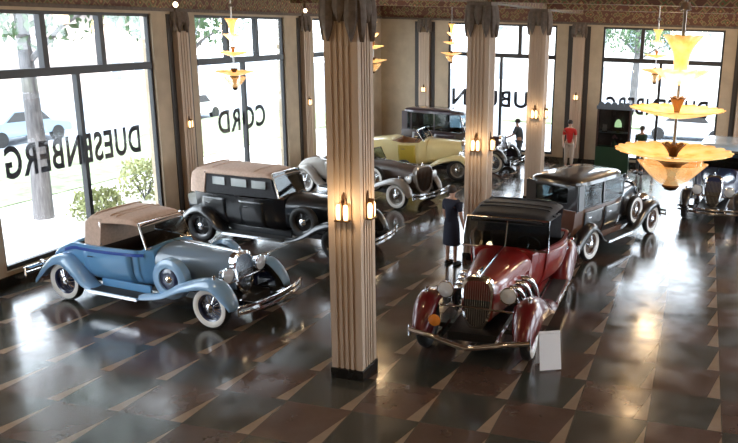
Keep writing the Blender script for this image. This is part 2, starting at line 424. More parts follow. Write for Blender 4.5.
# ------------------------------------------------------------------ sconces
def make_sconce(label, loc, rz):
    r = thing('wall_sconce', label, 'sconce', loc, rz, 'lit glass sconces')
    # local -y is the wall; sits proud toward +y... back plate at y=0, front at +y
    m = MB().extrude([(-.055, -.16), (.055, -.16), (.075, .05), (.03, .28), (0, .34), (-.03, .28), (-.075, .05)], .02, Matrix.Rotation(pi/2, 4, 'X') @ Matrix.Translation((0, 0, -.02)))
    m.build('back_plate', MT['bronze'], r)
    MB().box((-.010, .02, -.13), (.010, .125, .20)).box((-.13, .02, -.165), (.13, .135, -.14)).build('fin', MT['bronze'], r)
    for s_ in (-1, 1):
        MB().lathe([(.0, -.135), (.036, -.135), (.044, -.05), (.044, .08), (.030, .13), (0, .135)], 12, Matrix.Translation((s_*.068, .075, 0))).build('glass_tube', MT['tube'], r, smooth=True)
    return r
h = .245
W = ['nearest column, facing the blue car', 'nearest column, on its side toward the maroon car', 'second column, above the standing person', 'second column, on its side toward the brown sedan', 'farthest column, facing the viewer', 'farthest column, on its side toward the red-shirted visitor']
sc = make_sconce('lit amber sconce on the '+W[0], (cols[0][0], cols[0][1]-h, 2.55), pi)
dup(sc, (cols[0][0]+h, cols[0][1], 2.55), -pi/2, 'lit amber sconce on the '+W[1])
dup(sc, (cols[1][0], cols[1][1]-h, 2.6), pi, 'lit amber sconce on the '+W[2])
dup(sc, (cols[1][0]+h, cols[1][1], 2.6), -pi/2, 'lit amber sconce on the '+W[3])
dup(sc, (cols[2][0], cols[2][1]-h, 2.62), pi, 'lit amber sconce on the '+W[4])
dup(sc, (cols[2][0]+h, cols[2][1], 2.62), -pi/2, 'lit amber sconce on the '+W[5])
ps_ = []
ps_ += [dup(sc, (XL+.14, GY[1], 2.5), -pi/2, 'lit sconce on the left wall between the two windows behind the tan-topped cars')]
ps_ += [dup(sc, (XL+.14, GY[2], 2.5), -pi/2, 'lit sconce on the left wall just left of the nearest column')]
ps_ += [dup(sc, (GX[0], YF-.14, 2.55), pi, 'lit sconce on the far wall above the dark closed sedan')]
ps_ += [dup(sc, (GX[1], YF-.14, 2.55), pi, 'lit sconce on the far wall above the visitor in the red shirt')]
for o in ps_: o.scale = (.6, .6, .6)
for o in [q for q in bpy.data.objects if q.name.startswith('wall_sconce') and q not in ps_]: o.scale = (.8, .8, .8)
# bulbs by the pilaster caps
def ceil_bulb(label, loc):
    r = thing('ceiling_lamp', label, 'lamp', loc, 0, 'small round ceiling lamps')
    MB().lathe([(.0, .58), (.05, .58), (.05, .10), (.035, .06), (0, .06)], 12).build('socket', MT['bronze'], r, smooth=True)
    MB().lathe([(0, .07), (.03, .055), (.055, .02), (.055, -.02), (.03, -.055), (0, -.065)], 14).build('bulb', MT['bulb'], r, smooth=True)
    return r
cb = ceil_bulb('round glowing lamp high on the left wall left of the lettered middle window', (XL+.42, 16.05, 5.36))
dup(cb, (XL+.42, 22.2, 5.36), None, 'round glowing lamp high on the left wall just left of the nearest column')

# ------------------------------------------------------------------ chandeliers
def make_chandelier(label, loc, s=1.0, fine=28):
    """loc is the bottom finial; total drop 1.34 m"""
    r = thing('chandelier', label, 'chandelier', loc, 0, 'tiered amber glass chandeliers')
    def petals(name, n, r0, z0, r1, z1, m_, curl=.03, pr=1.0, flare=1.6, scal=.18):
        """scalloped flared bowl made of n pointed petals fused into one shade"""
        mb = MB(); K = n*4; rings = []
        for j in range(7):
            f = j/6; rr = r0+(r1-r0)*f**flare; zz = z0+(z1-z0)*(f**(1/pr))
            ring = []
            for i in range(K):
                a = 2*pi*i/K; lob = abs(cos(a*n/2))**.7
                ra = rr*(1-(1-lob)*scal*f**1.5); za = zz+curl*(1-lob)*-1*f
                ring.append(Vector((ra*s*cos(a), ra*s*sin(a), za)))
            rings.append(ring)
        mb.loft(rings, 0, True, False); return mb.build(name, m_, r, smooth=True, solid=.008)
    # tiers, bottom to top
    petals('lower_cone', 10, .08, .05, .30, .24, MT['amber_faint'], .01, .8, 1.0)
    MB().lathe([(0, -.015), (.05, .0), (.075, .03), (.05, .07), (.035, .11), (.05, .17), (.09, .22), (.14, .25), (.03, .255)], 16, Matrix.Diagonal((s, s, 1, 1))).build('finial', MT['bronze'], r, smooth=True)
    petals('bowl', 22, .10, .262, .50, .345, MT['amber'], .008, 1.0, .9, .07)
    petals('crown', 8, .03, .29, .10, .40, MT['bronze'], .02)
    petals('middle_bowl', 20, .06, .62, .40, .70, MT['amber'], .008, 1.0, .9, .09)
    petals('middle_crown', 6, .02, .66, .07, .80, MT['bronze'], .02)
    petals('upper_bowl', 12, .05, .90, .235, 1.02, MT['amber_pale'], .015, 1.0, 1.0)
    petals('trumpet', 10, .055, 1.02, .165, 1.30, MT['amber'], .01, 1.0, 2.6)
    MB().tube([(0, 0, .2), (0, 0, ZC-loc[2])], .014, 8).lathe([(0, 1.50), (.05, 1.5), (.035, 1.56), (0, 1.57)], 12).lathe([(0, ZC-loc[2]-.10), (.12, ZC-loc[2]-.04), (.13, ZC-loc[2]), (0, ZC-loc[2])], 16).build('stem', MT['steel'], r, smooth=True)
    return r
CH = [(-.19, 6.7), (-8.50, 12.9), (-8.38, 19.0), (-8.30, 25.3), (-1.14, 19.3)]
c0 = make_chandelier('large tiered amber glass chandelier hanging nearest, at the right of the picture', (*CH[0], 3.80))
c1 = make_chandelier('amber tiered chandelier hanging in front of the middle left-wall window, above the tan-topped black tourer', (*CH[1], 3.80), .72)
dup(c1, (*CH[2], 3.80), None, 'small tiered chandelier half hidden behind the nearest column')
dup(c1, (*CH[3], 3.80), None, 'small pale chandelier in front of the left edge of the far lettered window')
dup(c1, (*CH[4], 3.83), None, 'small pale chandelier seen just left behind the large one')
def plight(name, loc, e, rad=.15, c=(1., .72, .42)):
    l = bpy.data.lights.new(name, 'POINT'); l.energy = e; l.color = c; l.shadow_soft_size = rad
    o = bpy.data.objects.new(name, l); COL.objects.link(o); o.location = loc; return o
for i, (x, y) in enumerate(CH): plight('chandelier_light', (x, y, 4.72), 42, .3)
for x, y in cols: plight('sconce_light', (x, y-h-.25, 2.62), 7, .06); plight('sconce_light', (x+h+.25, y, 2.62), 5, .06)

# fill lights added to lift the room; no fittings hang at these spots
for x, y in ((-8.4, 6.7), (4.0, 12.9), (4.0, 19.), (4.0, 25.3), (4.0, 6.7), (-1.1, 25.3), (-2., .5)): plight('bay_fill_light', (x, y, 5.0), 100, .35)
# ------------------------------------------------------------------ cars
def wheel(parent, x, y, z, R, spec, side=1, tilt=None, turn=0):
    """side=+1: outer face toward +y"""
    T = Matrix.Translation((0, 0, 0)); A = RYL if side > 0 else Matrix.Rotation(pi/2, 4, 'X')
    ri = R*.64; w = .075
    prof = [(ri, -w*.7), (R*.80, -w), (R*.93, -w*.85), (R, -w*.45), (R, w*.45), (R*.94, w*.85), (R*.90, w*.98), (R*.72, w), (ri, w*.75), (ri*.98, 0), (ri, -w*.7)]
    ww = spec.get('whitewall', True)
    mis = [0]*10
    if ww: mis[6] = 1; mis[7] = 1
    t = MB().lathe(prof, 32, A, mis).build('wheel', [MT['rubber'], MT['white']], parent, smooth=True, loc=(x, y, z), rot=(0, 0, turn))
    rim = MB().lathe([(ri*1.01, -w*.7), (ri*.90, -w*.5), (ri*.86, 0), (ri*.90, w*.55), (ri*1.02, w*.80)], 32, A)
    rim.lathe([(ri*.85, -.01), (0, -.012)], 32, A)
    rim.build('rim', spec['wheel_mat'], t, smooth=True)
    sp = MB()
    for i in range(20):
        a = 2*pi*i/20; b = a+(.16 if i % 2 else -.16)
        sp.tube([A @ Vector((.05*cos(b), .05*sin(b), w*.75)), A @ Vector((ri*.92*cos(a), ri*.92*sin(a), w*.2))], .0055, 4)
    sp.build('spokes', spec.get('spoke_mat', MT['chrome']), t)
    MB().lathe([(.0, w*1.35), (.035, w*1.3), (.075, w*1.0), (.085, w*.6), (.05, w*.3)], 18, A).build('hub_cap', MT['chrome'], t, smooth=True)
    return t

def se(w, h, a, e):
    c, s_ = cos(a), sin(a); g = lambda q: math.copysign(abs(q)**(2/e), q)
    return w*g(c), h*g(s_)
def tub_ring(st, n=14):
    x, w, zb, zt, c = st[:5]; pts = []; E_ = 6.0
    for i in range(n+1):                     # left belt -> bottom -> right belt
        y, z = se(w, zt-zb, -pi*i/n, E_)
        tuck = 1-.12*max(0, (-z/(zt-zb)-.35))/.65
        pts.append(Vector((x, y*tuck, zt+z)))
    rim = .93 if c < 0 else 1
    for i in range(n+1):
        y, z = se(w*rim, abs(c), pi-pi*i/n, 2.4 if c > 0 else 6)
        pts.append(Vector((x, y, zt+(z if c > 0 else -z)+.002)))
    return pts
def fender(parent, path, y, w, m_, drop=.14, name='fender', n=30):
    pts = crom(path, n); rings = []
    side = 1 if y > 0 else -1
    for i, p in enumerate(pts):
        a = pts[max(i-1, 0)]; b = pts[min(i+1, n)]
        t = Vector((b[0]-a[0], 0, b[1]-a[1])).normalized(); nn = Vector((-t.z, 0, t.x))
        if nn.z < 0 and abs(t.x) > .2: nn = -nn
        ww = w*(p[2] if len(p) > 2 else 1); dr = drop*(p[3] if len(p) > 3 else 1)
        ring = []
        for q in range(11):
            u = -1+2*q/10; off = -dr*abs(u)**3.0 if u > 0 else -dr*.35*abs(u)**2.5
            if nn.z < 0: off = off
            ring.append(Vector((p[0], y+side*u*ww/2, p[1]))+N_(nn, pts, i, n)*off)
        rings.append(ring)
    return MB().loft(rings, 0, False, False).build(name, m_, parent, smooth=True, solid=.012)
def N_(nn, pts, i, n):
    # normal pointing away from the wheel (outside of the arc)
    return nn

def headlight(parent, x, y, z, r, m_):
    T = Matrix.Translation((x, y, z)) @ RX
    h_ = MB().lathe([(0, -r*1.25), (r*.35, -r*1.15), (r*.75, -r*.7), (r*.97, -r*.1), (r, .0), (r*1.06, .01), (r*1.06, .03), (r*.94, .035)], 22, T).build('headlight', m_, parent, smooth=True)
    MB().lathe([(r*.95, .028), (r*.6, .045), (0, .055)], 22, T).build('lens', MT['lens'], h_, smooth=True)
    return h_

def car(name, label, loc, rz, S):
    wb = S.get('wb', 3.25); fa, ra = wb/2, -wb/2; R = S.get('R', .375); tr = S.get('track', .73)
    r = thing(name, label, 'car', loc, rz, None)
    B, Fm = S['body'], S['fender']; belt = S.get('belt', 1.10); kind = S['type']
    xw = S.get('cowl', fa-1.45)           # windshield base
    hw = S.get('half', .70)               # half width of cabin
    tail = S.get('tail', .62)             # rear overhang of tub
    # chassis
    MB().box((ra-.45, -.36, .30), (fa+.35, .36, .42)).tube([(fa, -tr, .36), (fa, tr, .36)], .035).tube([(ra, -tr, .36), (ra, tr, .36)], .045).build('chassis', MT['black'], r)
    # tub: stations x, half width, bottom, belt, crown(+)/well(-)
    if kind == 'speedster':
        st = [(xw+.10, .46, .42, belt-.02, .10), (xw-.05, .54, .40, belt, .06), (xw-.12, .58, .40, belt-.02, -.02), (xw-.2, .60, .40, belt-.04, -.35), (xw-.7, .64, .40, belt-.06, -.38), (xw-1.05, .62, .40, belt-.02, -.3), (xw-1.15, .61, .40, belt, .06),
              (xw-1.6, .52, .42, belt-.04, .08), (ra-.1, .34, .46, belt-.16, .08), (ra-.6, .16, .50, belt-.32, .06), (ra-.95, .03, .54, belt-.46, .02)]
    elif kind in ('tourer',):
        st = [(xw+.10, .48, .42, belt-.02, .08), (xw-.05, .56, .40, belt, .05), (xw-.14, .60, .40, belt, -.05), (xw-.25, .64, .40, belt, -.4), (-.3, hw, .40, belt, -.45), (ra+.5, hw, .40, belt, -.45), (ra+.05, hw-.02, .42, belt, -.40), (ra-.18, hw-.05, .44, belt+.01, -.1), (ra-.26, hw-.08, .46, belt, .03), (ra-tail, hw-.26, .56, belt-.16, .03)]
    elif kind == 'cabriolet':
        st = [(xw+.10, .48, .42, belt-.02, .08), (xw-.05, .55, .40, belt, .05), (xw-.14, .58, .40, belt, -.05), (xw-.25, .62, .40, belt, -.4), (xw-.9, hw, .40, belt, -.45), (xw-1.35, hw, .40, belt, -.40), (xw-1.5, hw-.01, .41, belt, .02),
              (ra-.0, hw-.06, .44, belt-.07, .05), (ra-.4, hw-.16, .48, belt-.26, .06), (ra-.7, hw-.28, .50, belt-.50, .05), (ra-.82, hw-.36, .50, belt-.58, .02)]
    else:
        st = [(xw+.10, .50, .42, belt-.02, .08), (xw-.05, .58, .40, belt, .05), (xw-.14, .62, .40, belt, -.05), (xw-.25, .66, .40, belt, -.35), (-.2, hw, .40, belt, -.35), (ra+.3, hw, .40, belt, -.35), (ra-.15, hw-.01, .42, belt, -.3), (ra-.35, hw-.03, .46, belt, -.05), (ra-tail, hw-.06, .54, belt-.02, .01)]
    sts = crom(st, 44)
    rings = [tub_ring(s_) for s_ in sts]; nn = 15
    body = MB().loft(rings, 0, True, True, lambda j, i: 1 if (nn <= i < 2*nn-1 and sts[j][4] < 0 and sts[j+1][4] < 0) else 0).build('body', [B, S.get('trim_mat', MT['darkleather'])], r, smooth=True)
    def surf(x, a, off=.006):
        st_ = min(range(len(sts)-1), key=lambda i: abs(sts[i][0]-x)); j = st_
        if sts[j][0] < x and j > 0: j -= 1
        A_, B_ = sts[j], sts[j+1]; f = 0 if A_[0] == B_[0] else max(0, min(1, (x-A_[0])/(B_[0]-A_[0])))
        s_ = [p+(q-p)*f for p, q in zip(A_, B_)]
        y, z = se(s_[1]+off, s_[3]-s_[2], a, 6.0); tuck = 1-.12*max(0, (-z/(s_[3]-s_[2])-.35))/.65
        return Vector((x, y*tuck, s_[3]+z))
    # doors
    doors = {'sedan': [(xw-.32, xw-1.15), (xw-1.22, xw-2.05)], 'tourer': [(xw-.32, xw-.95), (xw-1.35, xw-2.0)], 'cabriolet': [(xw-.28, xw-1.30)], 'speedster': [(xw-.25, xw-.85)]}[kind]
    for x0, x1 in doors:
        for sd in (1, -1):
            g = [[surf(x0+(x1-x0)*i/8, -(.0010+1.2*(j/8)**3)) for j in range(9)] for i in range(9)]
            g = [[Vector((p.x, p.y*sd, p.z)) for p in row] for row in g]
            d = MB().loft(g, 0, False, False).build('door', S.get('door_mat', B), r, smooth=True, solid=.012)
            p = surf(x1+.12, -.02, .03); MB().bar([(p.x-.0, p.y*sd, p.z), (p.x+.13, p.y*sd, p.z)], .018, .018).build('door_handle', MT['chrome'], d)
    # belt moulding
    if S.get('stripe'):
        for sd in (1, -1):
            xs = [xw-.05-(xw-.05-(ra-.1))*i/24 for i in range(25)] if kind != 'speedster' else [xw-.05-(xw-.05-(ra-.6))*i/24 for i in range(25)]
            pts = [surf(x, -.0003, .012) for x in xs]
            MB().bar([(p.x, p.y*sd, p.z-.035) for p in pts], .014, .055).build('belt_molding', S['stripe'], r, smooth=True)
    # hood
    fr = S.get('front', fa+.10); hz = S.get('hood_z', belt+.04)
    hs = [(xw+.12, .485, .44, hz+.03), (xw+.5, .43, .46, hz+.03), (fr-.4, (.42+S.get('hood_f', .235))/2, .48, hz+.01), (fr-.03, S.get('hood_f', .235), .48, hz-.01)]
    hr = []
    for x, w_, zb, zt in crom(hs, 14):
        ring = []
        for i in range(28):
            y, z = se(w_, (zt-zb)/2, 2*pi*i/28, 3.6 if sin(2*pi*i/28) < 0 else 2.9)
            ring.append(Vector((x, y, (zt+zb)/2+z)))
        hr.append(ring)
    hood = MB().loft(hr).build('hood', S.get('hood_mat', B), r, smooth=True)
    n_l = S.get('louvers', 14)
    for sd in (1, -1):
        lv = MB()
        for i in range(n_l):
            f = .12+.72*i/n_l; x = xw+.12+(fr-.1-xw-.12)*f; w_ = .485+(.24-.485)*((x-xw-.12)/(fr-xw-.15))**.9
            lv.cbox((x, sd*(w_+.004), .74), (.018, .03, .30), 0, Euler((0, 0, sd*-.5)))
        lv.build('louvers', S.get('louver_mat', S.get('hood_mat', B)), hood)
    MB().tube([(xw+.1, 0, hz+.055), (fr-.05, 0, hz+.012)], .009, 6).build('hood_hinge', MT['chrome'], hood)
    # radiator shell + grille
    vsh = S.get('grille_v', .0)
    def outline(w_, z0, z1, n=32):
        o_ = []
        for i in range(n):
            a = 2*pi*i/n; y, z = se(w_, (z1-z0)/2, a, 3.4 if sin(a) > 0 else 2.4); zz = (z0+z1)/2+z
            y *= 1-.22*(1-(zz-z0)/(z1-z0)); o_.append((y, zz))
        return o_
    zg0, zg1 = .40, hz+.03; gw = S.get('grille_w', .265)
    o1 = outline(gw, zg0, zg1); o2 = outline(gw-.035, zg0+.05, zg1-.05)
    lean = lambda z: -.10*(z-zg0)
    ringsg = [[Vector((fr-.05+lean(z), y, z)) for y, z in o1], [Vector((fr+.05+lean(z), y, z)) for y, z in o1], [Vector((fr+.065+lean(z), y, z)) for y, z in o2], [Vector((fr+.01+lean(z), y, z)) for y, z in o2]]
    sh = MB().loft(ringsg, 0, True, False).build('radiator_shell', S.get('shell_mat', MT['chrome']), r, smooth=True)
    gr = MB().add([Vector((fr+.012+lean(z), y, z)) for y, z in o2], [tuple(range(len(o2)))], 1)
    nb = 13
    for i in range(nb):
        y = -gw+.035+(2*gw-.07)*(i+.5)/nb; zz = sorted(z for (yy, z) in o2 if abs(yy) >= abs(y)*.98)
        if len(zz) < 2: continue
        z0, z1 = zz[0], zz[-1]; gx = fr+.03+vsh*(1-abs(y)/gw)
        gr.loft([[Vector((gx+lean(z)+dx, y+dy, z)) for dx, dy in ((-.01, -.006), (.012, -.003), (.012, .003), (-.01, .006))] for z in (z0, z1)], 0)
    gr.build('grille', [S.get('grille_mat', MT['chrome']), MT['black']], sh)
    MB().lathe([(.0, .0), (.03, 0), (.03, .02), (.012, .035), (.015, .07), (0, .10)], 12, Matrix.Translation((fr-.0-.10*(zg1-zg0), 0, zg1-.004))).build('radiator_cap', MT['chrome'], sh, smooth=True)
    # fenders
    top = R*2+.10
    ff = [(fa+.50, .40, .62, .5), (fa+.42, .62, .85, .9), (fa+.20, top, 1, 1), (fa-.12, top+.015, 1, 1), (fa-.48, top-.10, .98, .95), (fa-.82, top-.33, .92, .7), (fa-1.12, .37, .88, .4), (fa-1.35, .335, .86, .2)]
    if S.get('long_fender'): ff = [(fa+.50, .40, .62, .5), (fa+.42, .62, .85, .9), (fa+.18, top, 1, 1), (fa-.15, top+.01, 1, 1), (fa-.6, top-.13, .98, .9), (fa-1.0, top-.35, .92, .6), (fa-1.35, .385, .88, .35), (fa-1.6, .335, .86, .2)]
    rf = [(ra+.72, .335, .84, .2), (ra+.55, .45, .9, .7), (ra+.36, .68, .98, 1), (ra+.08, top+.01, 1, 1), (ra-.22, top-.03, 1, 1), (ra-.48, top-.22, .95, 1), (ra-.66, .42, .85, .8), (ra-.74, .32, .78, .6)]
    for sd in (1, -1):
        fender(r, [q for q in ff][::-1], sd*(tr-.01), S.get('fw', .33), Fm, S.get('drop', .16))
        fender(r, rf[::-1], sd*(tr-.01), S.get('fw', .33), Fm, S.get('drop', .16))
        x0, x1 = ra+.66, (fa-1.5 if S.get('long_fender') else fa-1.28)
        b = MB().box((x0, sd*tr-.15, .29), (x1, sd*tr+.15, .335)).build('running_board', Fm, r, bevel=.01)
        MB().box((x0+.02, sd*tr-.12, .335), (x1-.02, sd*tr+.12, .345)).build('step_mat', MT['rubber'], b)
        e = sd*(tr+.152); MB().box((x0, min(e, e+sd*.012), .285), (x1, max(e, e+sd*.012), .34)).build('step_trim', MT['chrome'], b)
        # apron between tub and board
        MB().box((x0, sd*.54-.02, .30), (x1, sd*.54+.02, .46)).build('apron', B, r)
        headlight(r, fa+S.get('lamp_x', .10), sd*S.get('lamp_y', .43), S.get('lamp_z', .86), S.get('lamp_r', .14), S.get('lamp_mat', MT['chrome']))
        # fender lamp
        if S.get('marker', True):
            MB().lathe([(0, .0), (.025, .0), (.03, .03), (.03, .08), (.0, .11)], 12, Matrix.Translation((fa+.08, sd*tr, top+.0))).build('marker_lamp', MT['chrome'], r, smooth=True)
    MB().tube([(fa+.10, -.55, .70), (fa+.12, 0, .72), (fa+.10, .55, .70)], .016, 8).build('lamp_bar', MT['chrome'], r, smooth=True)
    # wheels
    for x in (fa, ra):
        for sd in (1, -1): wheel(r, x, sd*tr, R, R, S, sd, turn=S.get('steer', 0) if x == fa else 0)
    if S.get('sidemount'):
        for sd in (1, -1):
            if S.get('cover_mat'):
                T = Matrix.Translation((fa-.86, sd*(tr-.05), .74)) @ (RYL if sd > 0 else Matrix.Rotation(pi/2, 4, 'X'))
                c_ = MB().lathe([(.0, .09), (.10, .095), (.19, .085), (.20, .075)], 28, T, 1).lathe([(.20, .075), (.21, .10), (.30, .11), (.355, .08), (.37, .02), (.365, -.06), (.30, -.09)], 28, T, 0).build('spare_wheel', [S['cover_mat'], S.get('cover_in', S['cover_mat'])], r, smooth=True)
                MB().lathe([(0, .135), (.04, .13), (.07, .11), (.08, .09)], 16, T).build('hub_cap', MT['chrome'], c_, smooth=True)
            else: wheel(r, fa-.86, sd*(tr-.06), .76, R*.95, S, sd)
    # bumpers
    bz = .42; dip = S.get('bumper_dip', .0)
    def bumper(sx, xb, two=True, y_=.86):
        pts = []
        for i in range(25):
            u = -1+2*i/24; bow = .12*(1-u*u); v_ = -dip*max(0, 1-abs(u)*1.6) if dip else .0
            pts.append((xb+sx*(bow+.04), u*y_, bz+v_+(.03*abs(u)**3)))
        m_ = MB()
        if two: m_.bar([(x, y, z+.055) for x, y, z in pts], .02, .05); m_.bar([(x, y, z-.045) for x, y, z in pts], .02, .05)
        else: m_.tube(pts, .038, 10)
        for y in (-.42, .42): m_.box((min(xb-sx*.5, xb+sx*.12), y-.02, bz-.06), (max(xb-sx*.5, xb+sx*.12), y+.02, bz+.03))
        for s_ in (-1, 1): m_.tube([(pts[0][0], s_*y_, bz-.06), (pts[0][0], s_*y_, bz+.10)], .02, 8)
        m_.build('bumper', MT['chrome'], r, smooth=True)
    bumper(1, fa+S.get('bump_x', .62), S.get('bump2', True)); bumper(-1, ra-.86 if kind != 'sedan' else ra-.80, True)
    # windshield
    wh = S.get('ws_h', .44); wt = S.get('ws_lean', .16); wy = S.get('ws_w', .54)
    zt0 = belt+.05
    def wpt(y, z): return Vector((xw-wt*(z/wh), y, zt0+z))
    m_ = MB(); fr_ = .018
    m_.tube([wpt(-wy, -.02), wpt(-wy*.95, wh), wpt(wy*.95, wh), wpt(wy, -.02), wpt(-wy, -.02)], fr_, 8)
    if S.get('ws_split'): m_.tube([wpt(0, 0), wpt(0, wh)], .012, 6)
    ws = m_.build('windshield', S.get('ws_mat', MT['chrome']), r, smooth=True)
    MB().add([wpt(-wy, 0), wpt(wy, 0), wpt(wy*.95, wh), wpt(-wy*.95, wh)], [(0, 1, 2, 3)]).build('glass', MT['carglass'], ws, solid=.006)
    # steering wheel and seats
    sw = MB(); T = Matrix.Translation((xw-.42, .30, belt+.02)) @ Matrix.Rotation(radians(-55), 4, 'Y')
    sw.lathe([(.19+.014*cos(a*pi/4), .014*sin(a*pi/4)) for a in range(9)], 24, T)
    for a in (0, 2.1, 4.2): sw.tube([T @ Vector((0, 0, 0)), T @ Vector((.19*cos(a), .19*sin(a), 0))], .009, 5)
    sw.tube([T @ Vector((0, 0, 0)), T @ Vector((0, 0, -.35))], .016, 6); sw.build('steering_wheel', MT['black'], r, smooth=True)
    seats = [xw-1.15] + ([xw-2.0] if kind in ('tourer', 'sedan') else [])
    for x in seats:
        MB().box((x, -.50, .62), (x+.55, .50, .80)).box((x-.10, -.52, .62), (x+.10, .52, belt+(-.02 if kind == 'speedster' else .06))).build('seat', S.get('trim_mat', MT['darkleather']), r, bevel=.05)
    # roof types
    zr = S.get('roof', 1.68)
    if kind in ('cabriolet', 'tourer') and S.get('top_mat'):
        xf = xw-wt-.0; tm = S['top_mat']; xe = S.get('top_end', xw-1.95)
        open_to = S.get('open_to', xw-1.12)   # side opening ends here
        stt = [(xf+.03, .50, zr-.10, zr-.15), (xf-.12, .54, zr-.03, zr-.11), (xf-.5, .58, zr, zr-.12), (open_to+.05, .61, zr+.0, zr-.13), (open_to-.02, .615, zr, belt-.01)]
        Lr = open_to-.02-xe
        stt += [(open_to-.02-Lr*.55, .615, zr-.02, belt-.01), (open_to-.02-Lr*.8, .60, zr-.10, belt-.01), (open_to-.02-Lr*.95, .57, zr-.28, belt-.01), (xe, .54, belt+.12, belt-.01)]
        rings = []
        stt = [(q[0], q[1]*hw/.70, q[2], q[3]) for q in stt]
        for a, b in zip(stt[:-1], stt[1:]):
            for i in range(4):
                f = i/4; s_ = [p+(q-p)*f for p, q in zip(a, b)]; rings.append(s_)
        rings.append(stt[-1])
        def arch(s_, rear=False):
            x, w_, zt, zs = s_; o_ = []
            for i in range(21):
                a = pi*i/20; y, z = se(w_, 1, a, 3.6)
                c_ = zt-.11; 
                if abs(cos(a)) > .985 or i in (0, 20): o_.append(Vector((x, w_*(1 if i == 0 else -1)*1.03, zs)))
                else: o_.append(Vector((x, y, c_-.04+z*(.15) if zs < c_ else zs+z*(zt-zs))))
            return o_
        R_ = [arch(s_) for s_ in rings]
        tp = MB().loft(R_, 0, False, False)
        last = R_[-1]; k_ = len(last); tp.add(last, [tuple(range(k_))])
        tpo = tp.build('soft_top', tm, r, smooth=True, solid=.018)
        # rear light, bows
        MB().cbox((xe-.005+.02, 0, belt+.30), (.02, .36, .14), 0, Euler((0, .35, 0))).build('rear_window', MT['black'], tpo)
        for x in [xf-.5, open_to+.15, open_to-.02-Lr*.4]:
            bw = MB(); bw.tube([(x, .60*hw/.7*cos(a), zr-.02+.03*sin(a)-(.09 if abs(cos(a)) > .95 else 0)) for a in [pi*i/10 for i in range(11)]], .014, 6)
            bw.build('top_bow', S.get('bow_mat', tm), tpo, smooth=True)
        if S.get('curtain'):
            for sd in (1, -1):
                y = sd*.605*hw/.7; x0, x1 = open_to, xw-wt*.6
                cu_ = MB().add([(x0, y, belt), (x1+.06, y*.93, belt+.02), (x1-.08, y*.93, zr-.12), (x0, y, zr-.10)], [(0, 1, 2, 3)]).build('side_curtain', MT['blackcanvas'], tpo, solid=.01)
        if S.get('curtain'):
            for sd in (1, -1):
                y = sd*.612*hw/.7; x0, x1 = open_to, xw-wt*.6
                for f0, f1 in ((.12, .30), (.40, .62), (.70, .90)):
                    MB().box((x0+(x1-x0)*f0, min(y, y*1.005)-.004, belt+.22), (x0+(x1-x0)*f1, max(y, y*1.005)+.004, belt+.40)).build('glint_pane', MT['glint_grey'], tpo)  # pale panes standing for window glints, brightness held in their colour
        if kind == 'cabriolet':
            for sd in (1, -1):
                MB().tube([(open_to-.02, sd*.615*hw/.7, belt+.02), (open_to-.02, sd*.60*hw/.7, zr-.13)], .014, 6).build('window_post', MT['chrome'] if S.get('bright') else tm, tpo)
    if kind == 'sedan':
        x0, x1 = xw-wt+.02, ra-tail+.04; rm = S.get('roof_mat', B); z1 = zr
        rr = []
        for z, ins, xi in ((z1-.13, .0, .0), (z1-.05, .015, .01), (z1, .09, .06), (z1+.03, .25, .25), (z1+.04, .50, .7)):
            ring = []
            for i in range(36):
                a = 2*pi*i/36; px, py = se((x0-x1)/2-xi+.03, hw-.02-ins, a, 5.5); ring.append(Vector(((x0+x1)/2+px, py, z)))
            rr.append(ring)
        MB().loft(rr).build('roof', rm, r, smooth=True)
        ps = S.get('posts', [x0-.03, xw-1.18, xw-2.1])
        for sd in (1, -1):
            for i, x in enumerate(ps+[x1+.13]):
                m_ = MB()
                w_ = .05 if i < len(ps) else .20
                xb = xw-.06 if i == 0 else x
                m_.loft([[Vector((q, y, z)) for q, y in ((xx-w_/2, sd*(yy-.03)), (xx+w_/2, sd*(yy-.03)), (xx+w_/2, sd*yy), (xx-w_/2, sd*yy))] for z, xx, yy in ((belt-.02, xb, (hw-.02 if i else .60)), (z1-.1, x, hw-.03))])
                p_ = m_.build('window_post', rm, r)
            MB().add([(ps[0]-.0, sd*(hw-.06), belt), (x1+.1, sd*(hw-.035), belt), (x1+.1, sd*(hw-.045), z1-.1), (ps[0], sd*(hw-.06), z1-.1)], [(0, 1, 2, 3)]).build('side_glass', MT['carglass'], p_, solid=.005)
        m_ = MB(); rw, rz0, rz1 = .42, belt+.12, z1-.17
        for y0, y1, z0_, z1_ in ((-hw+.04, -rw, belt-.05, z1-.1), (rw, hw-.04, belt-.05, z1-.1), (-rw, rw, belt-.05, rz0), (-rw, rw, rz1, z1-.1)): m_.box((x1-.01, y0, z0_), (x1+.04, y1, z1_))
        bk = m_.build('rear_panel', rm, r)
        MB().box((x1+.01, -rw, rz0), (x1+.016, rw, rz1)).build('rear_window', MT['carglass'], bk)
    if S.get('amber_patch'):  # lone amber lens in a chrome bowl, set for an orange patch
        T = Matrix.Translation((fa+.50, -.50, .62)) @ RX
        f_ = MB().lathe([(0, -.10), (.05, -.08), (.085, -.02), (.09, 0)], 18, T).build('amber_spot', MT['chrome'], r, smooth=True)
        MB().lathe([(.088, .001), (.05, .02), (0, .028)], 18, T).build('lens', MT['amberlens'], f_, smooth=True)
    # tail lamps
    for sd in (1, -1):
        T = Matrix.Translation((ra-.66, sd*(tr-.05), .62)) @ Matrix.Rotation(-pi/2, 4, 'Y')
        t_ = MB().lathe([(0, -.12), (.03, -.08), (.045, 0), (.045, .02)], 14, T).build('tail_lamp', MT['chrome'], r, smooth=True)
        MB().lathe([(.042, .021), (.02, .035), (0, .038)], 14, T).build('lens', MT['redlens'], t_, smooth=True)
